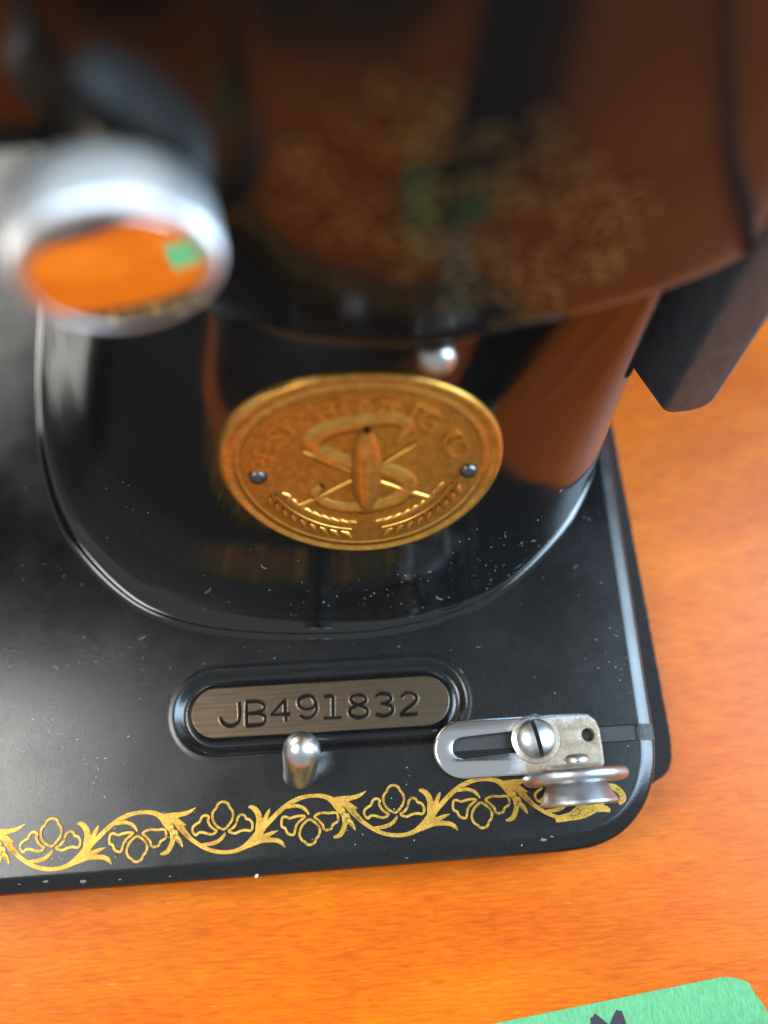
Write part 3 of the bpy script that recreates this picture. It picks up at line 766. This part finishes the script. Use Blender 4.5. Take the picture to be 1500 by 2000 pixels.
cp = catmull([(92, 120), (104, 80), (112, 50), (126, 10), (146, -32), (168, -70), (200, -100), (260, -120), (340, -110)], 8)  # path of a dark strand added out of view for its thin mirrored line
b = MB(); vs = []
for i, p in enumerate(cp):
    t = cp[min(i + 1, len(cp) - 1)] - cp[max(i - 1, 0)]; t = t / np.linalg.norm(t)
    for k in range(10):
        a = 2 * math.pi * k / 10; vs.append((p[0] - t[1] * 2.4 * math.cos(a), p[1] + t[0] * 2.4 * math.cos(a), TZ + 2.45 + 2.4 * math.sin(a)))
b.add(vs, grid_faces(len(cp), 10) + [tuple(range(10)), tuple((len(cp) - 1) * 10 + k for k in range(10))])
tag(b.out('reflected_strand', plain('plain_black', (0.012, 0.012, 0.012), 0.5), None, True), 'black cord lying on the table right of the machine, seen mirrored in the pillar', 'strand')

# ------------------------------------------------------------------ dust and lint
b = MB(); rd = random.Random(11)
def speck(p, r, nrm=(0, 0, 1)):
    nz = Vector(nrm).normalized(); e1 = nz.orthogonal().normalized(); e2_ = nz.cross(e1); p = Vector(p); n = 6
    vs = [p + (e1 * math.cos(6.283 * j / n) + e2_ * math.sin(6.283 * j / n)) * r * rd.uniform(0.6, 1.3) - nz * 0.01 for j in range(n)] + [p + nz * r * 0.7]
    b.add(vs, [(j, (j + 1) % n, n) for j in range(n)])
def lint(p, l, a, nrm=(0, 0, 1), wd=0.035):
    nz = Vector(nrm).normalized(); e1 = nz.orthogonal().normalized(); e2_ = nz.cross(e1); p = Vector(p)
    cv = rd.uniform(-2.5, 2.5); pts = []; q = p.copy(); m = 7
    for j in range(m):
        pts.append(q.copy()); an = a + cv * j / m; q = q + (e1 * math.cos(an) + e2_ * math.sin(an)) * l / m
    vs = []
    for j, s in enumerate(pts):
        t = (pts[min(j + 1, m - 1)] - pts[max(j - 1, 0)]).normalized(); sd = nz.cross(t) * wd
        vs += [s + sd + nz * 0.02, s + nz * (0.02 + wd * 1.5), s - sd + nz * 0.02]
    b.add(vs, [(3 * j + k, 3 * j + k + 1, 3 * j + k + 4, 3 * j + k + 3) for j in range(m - 1) for k in (0, 1)])
def free(x, y):
    if y > pillar_y(x, 0.0) - 0.5: return False
    if ((x + 12.8) / 26) ** 2 + ((y - 25) / 9) ** 2 < 1: return False
    return not (4 < x < 35 and 4 < y < 22)
cl = [(rd.uniform(-70, 41), rd.uniform(1, 68), rd.uniform(2, 9)) for _ in range(26)] + [(rd.uniform(-66, 0), rd.uniform(0.5, 3), 4) for _ in range(5)] + [(rd.uniform(30, 41), rd.uniform(15, 66), 5) for _ in range(5)]
for _ in range(420):
    cx, cy, cs = rd.choice(cl); x, y = rd.gauss(cx, cs), rd.gauss(cy, cs * 0.6)
    if -72 < x < 39.5 and 3 < y < 70 and free(x, y): speck((x, y, 0.01), rd.choice((0.03, 0.04, 0.05, 0.06, 0.09)))
for _ in range(34):
    x, y = rd.uniform(-70, 39), rd.uniform(3, 70)
    if free(x, y): lint((x, y, 0.0), rd.uniform(0.4, 1.6), rd.uniform(0, 6.28), wd=0.025)
cl = [(rd.uniform(-45, 34), abs(rd.gauss(0, 9)) + 1.5, rd.uniform(2, 6)) for _ in range(22)]
for _ in range(190):
    cx, cz, cs = rd.choice(cl); x, z = rd.gauss(cx, cs), rd.gauss(cz, cs * 0.7)
    if z > 46 or z < 1.5 or x > 35 or x < -52 or ((x - BX) / 22.5) ** 2 + ((z - BZ) / 18.5) ** 2 < 1: continue
    p = Vector((x, pillar_y(x, z), z)); e = 0.4
    n_ = (Vector((x + e, pillar_y(x + e, z), z)) - p).cross(Vector((x, pillar_y(x, z + e), z + e)) - p)
    if rd.random() < 0.96: speck(p, rd.choice((0.03, 0.04, 0.05, 0.07, 0.1)), n_)
    else: lint(p, rd.uniform(0.5, 2.2), rd.uniform(0, 6.28), n_, 0.025)
for q, r in (((500, 1711), 0.32), ((757, 1657), 0.28), ((450, 1239), 0.3), ((1020, 1650), 0.3)):
    x, y = onz(*q); speck((x, y, 0.02 if y > 2.5 else -0.5), r)
tag(b.out('dust_specks', M_DUST, None, False), 'pale dust and lint scattered over the black bed', 'dust', kind='stuff')
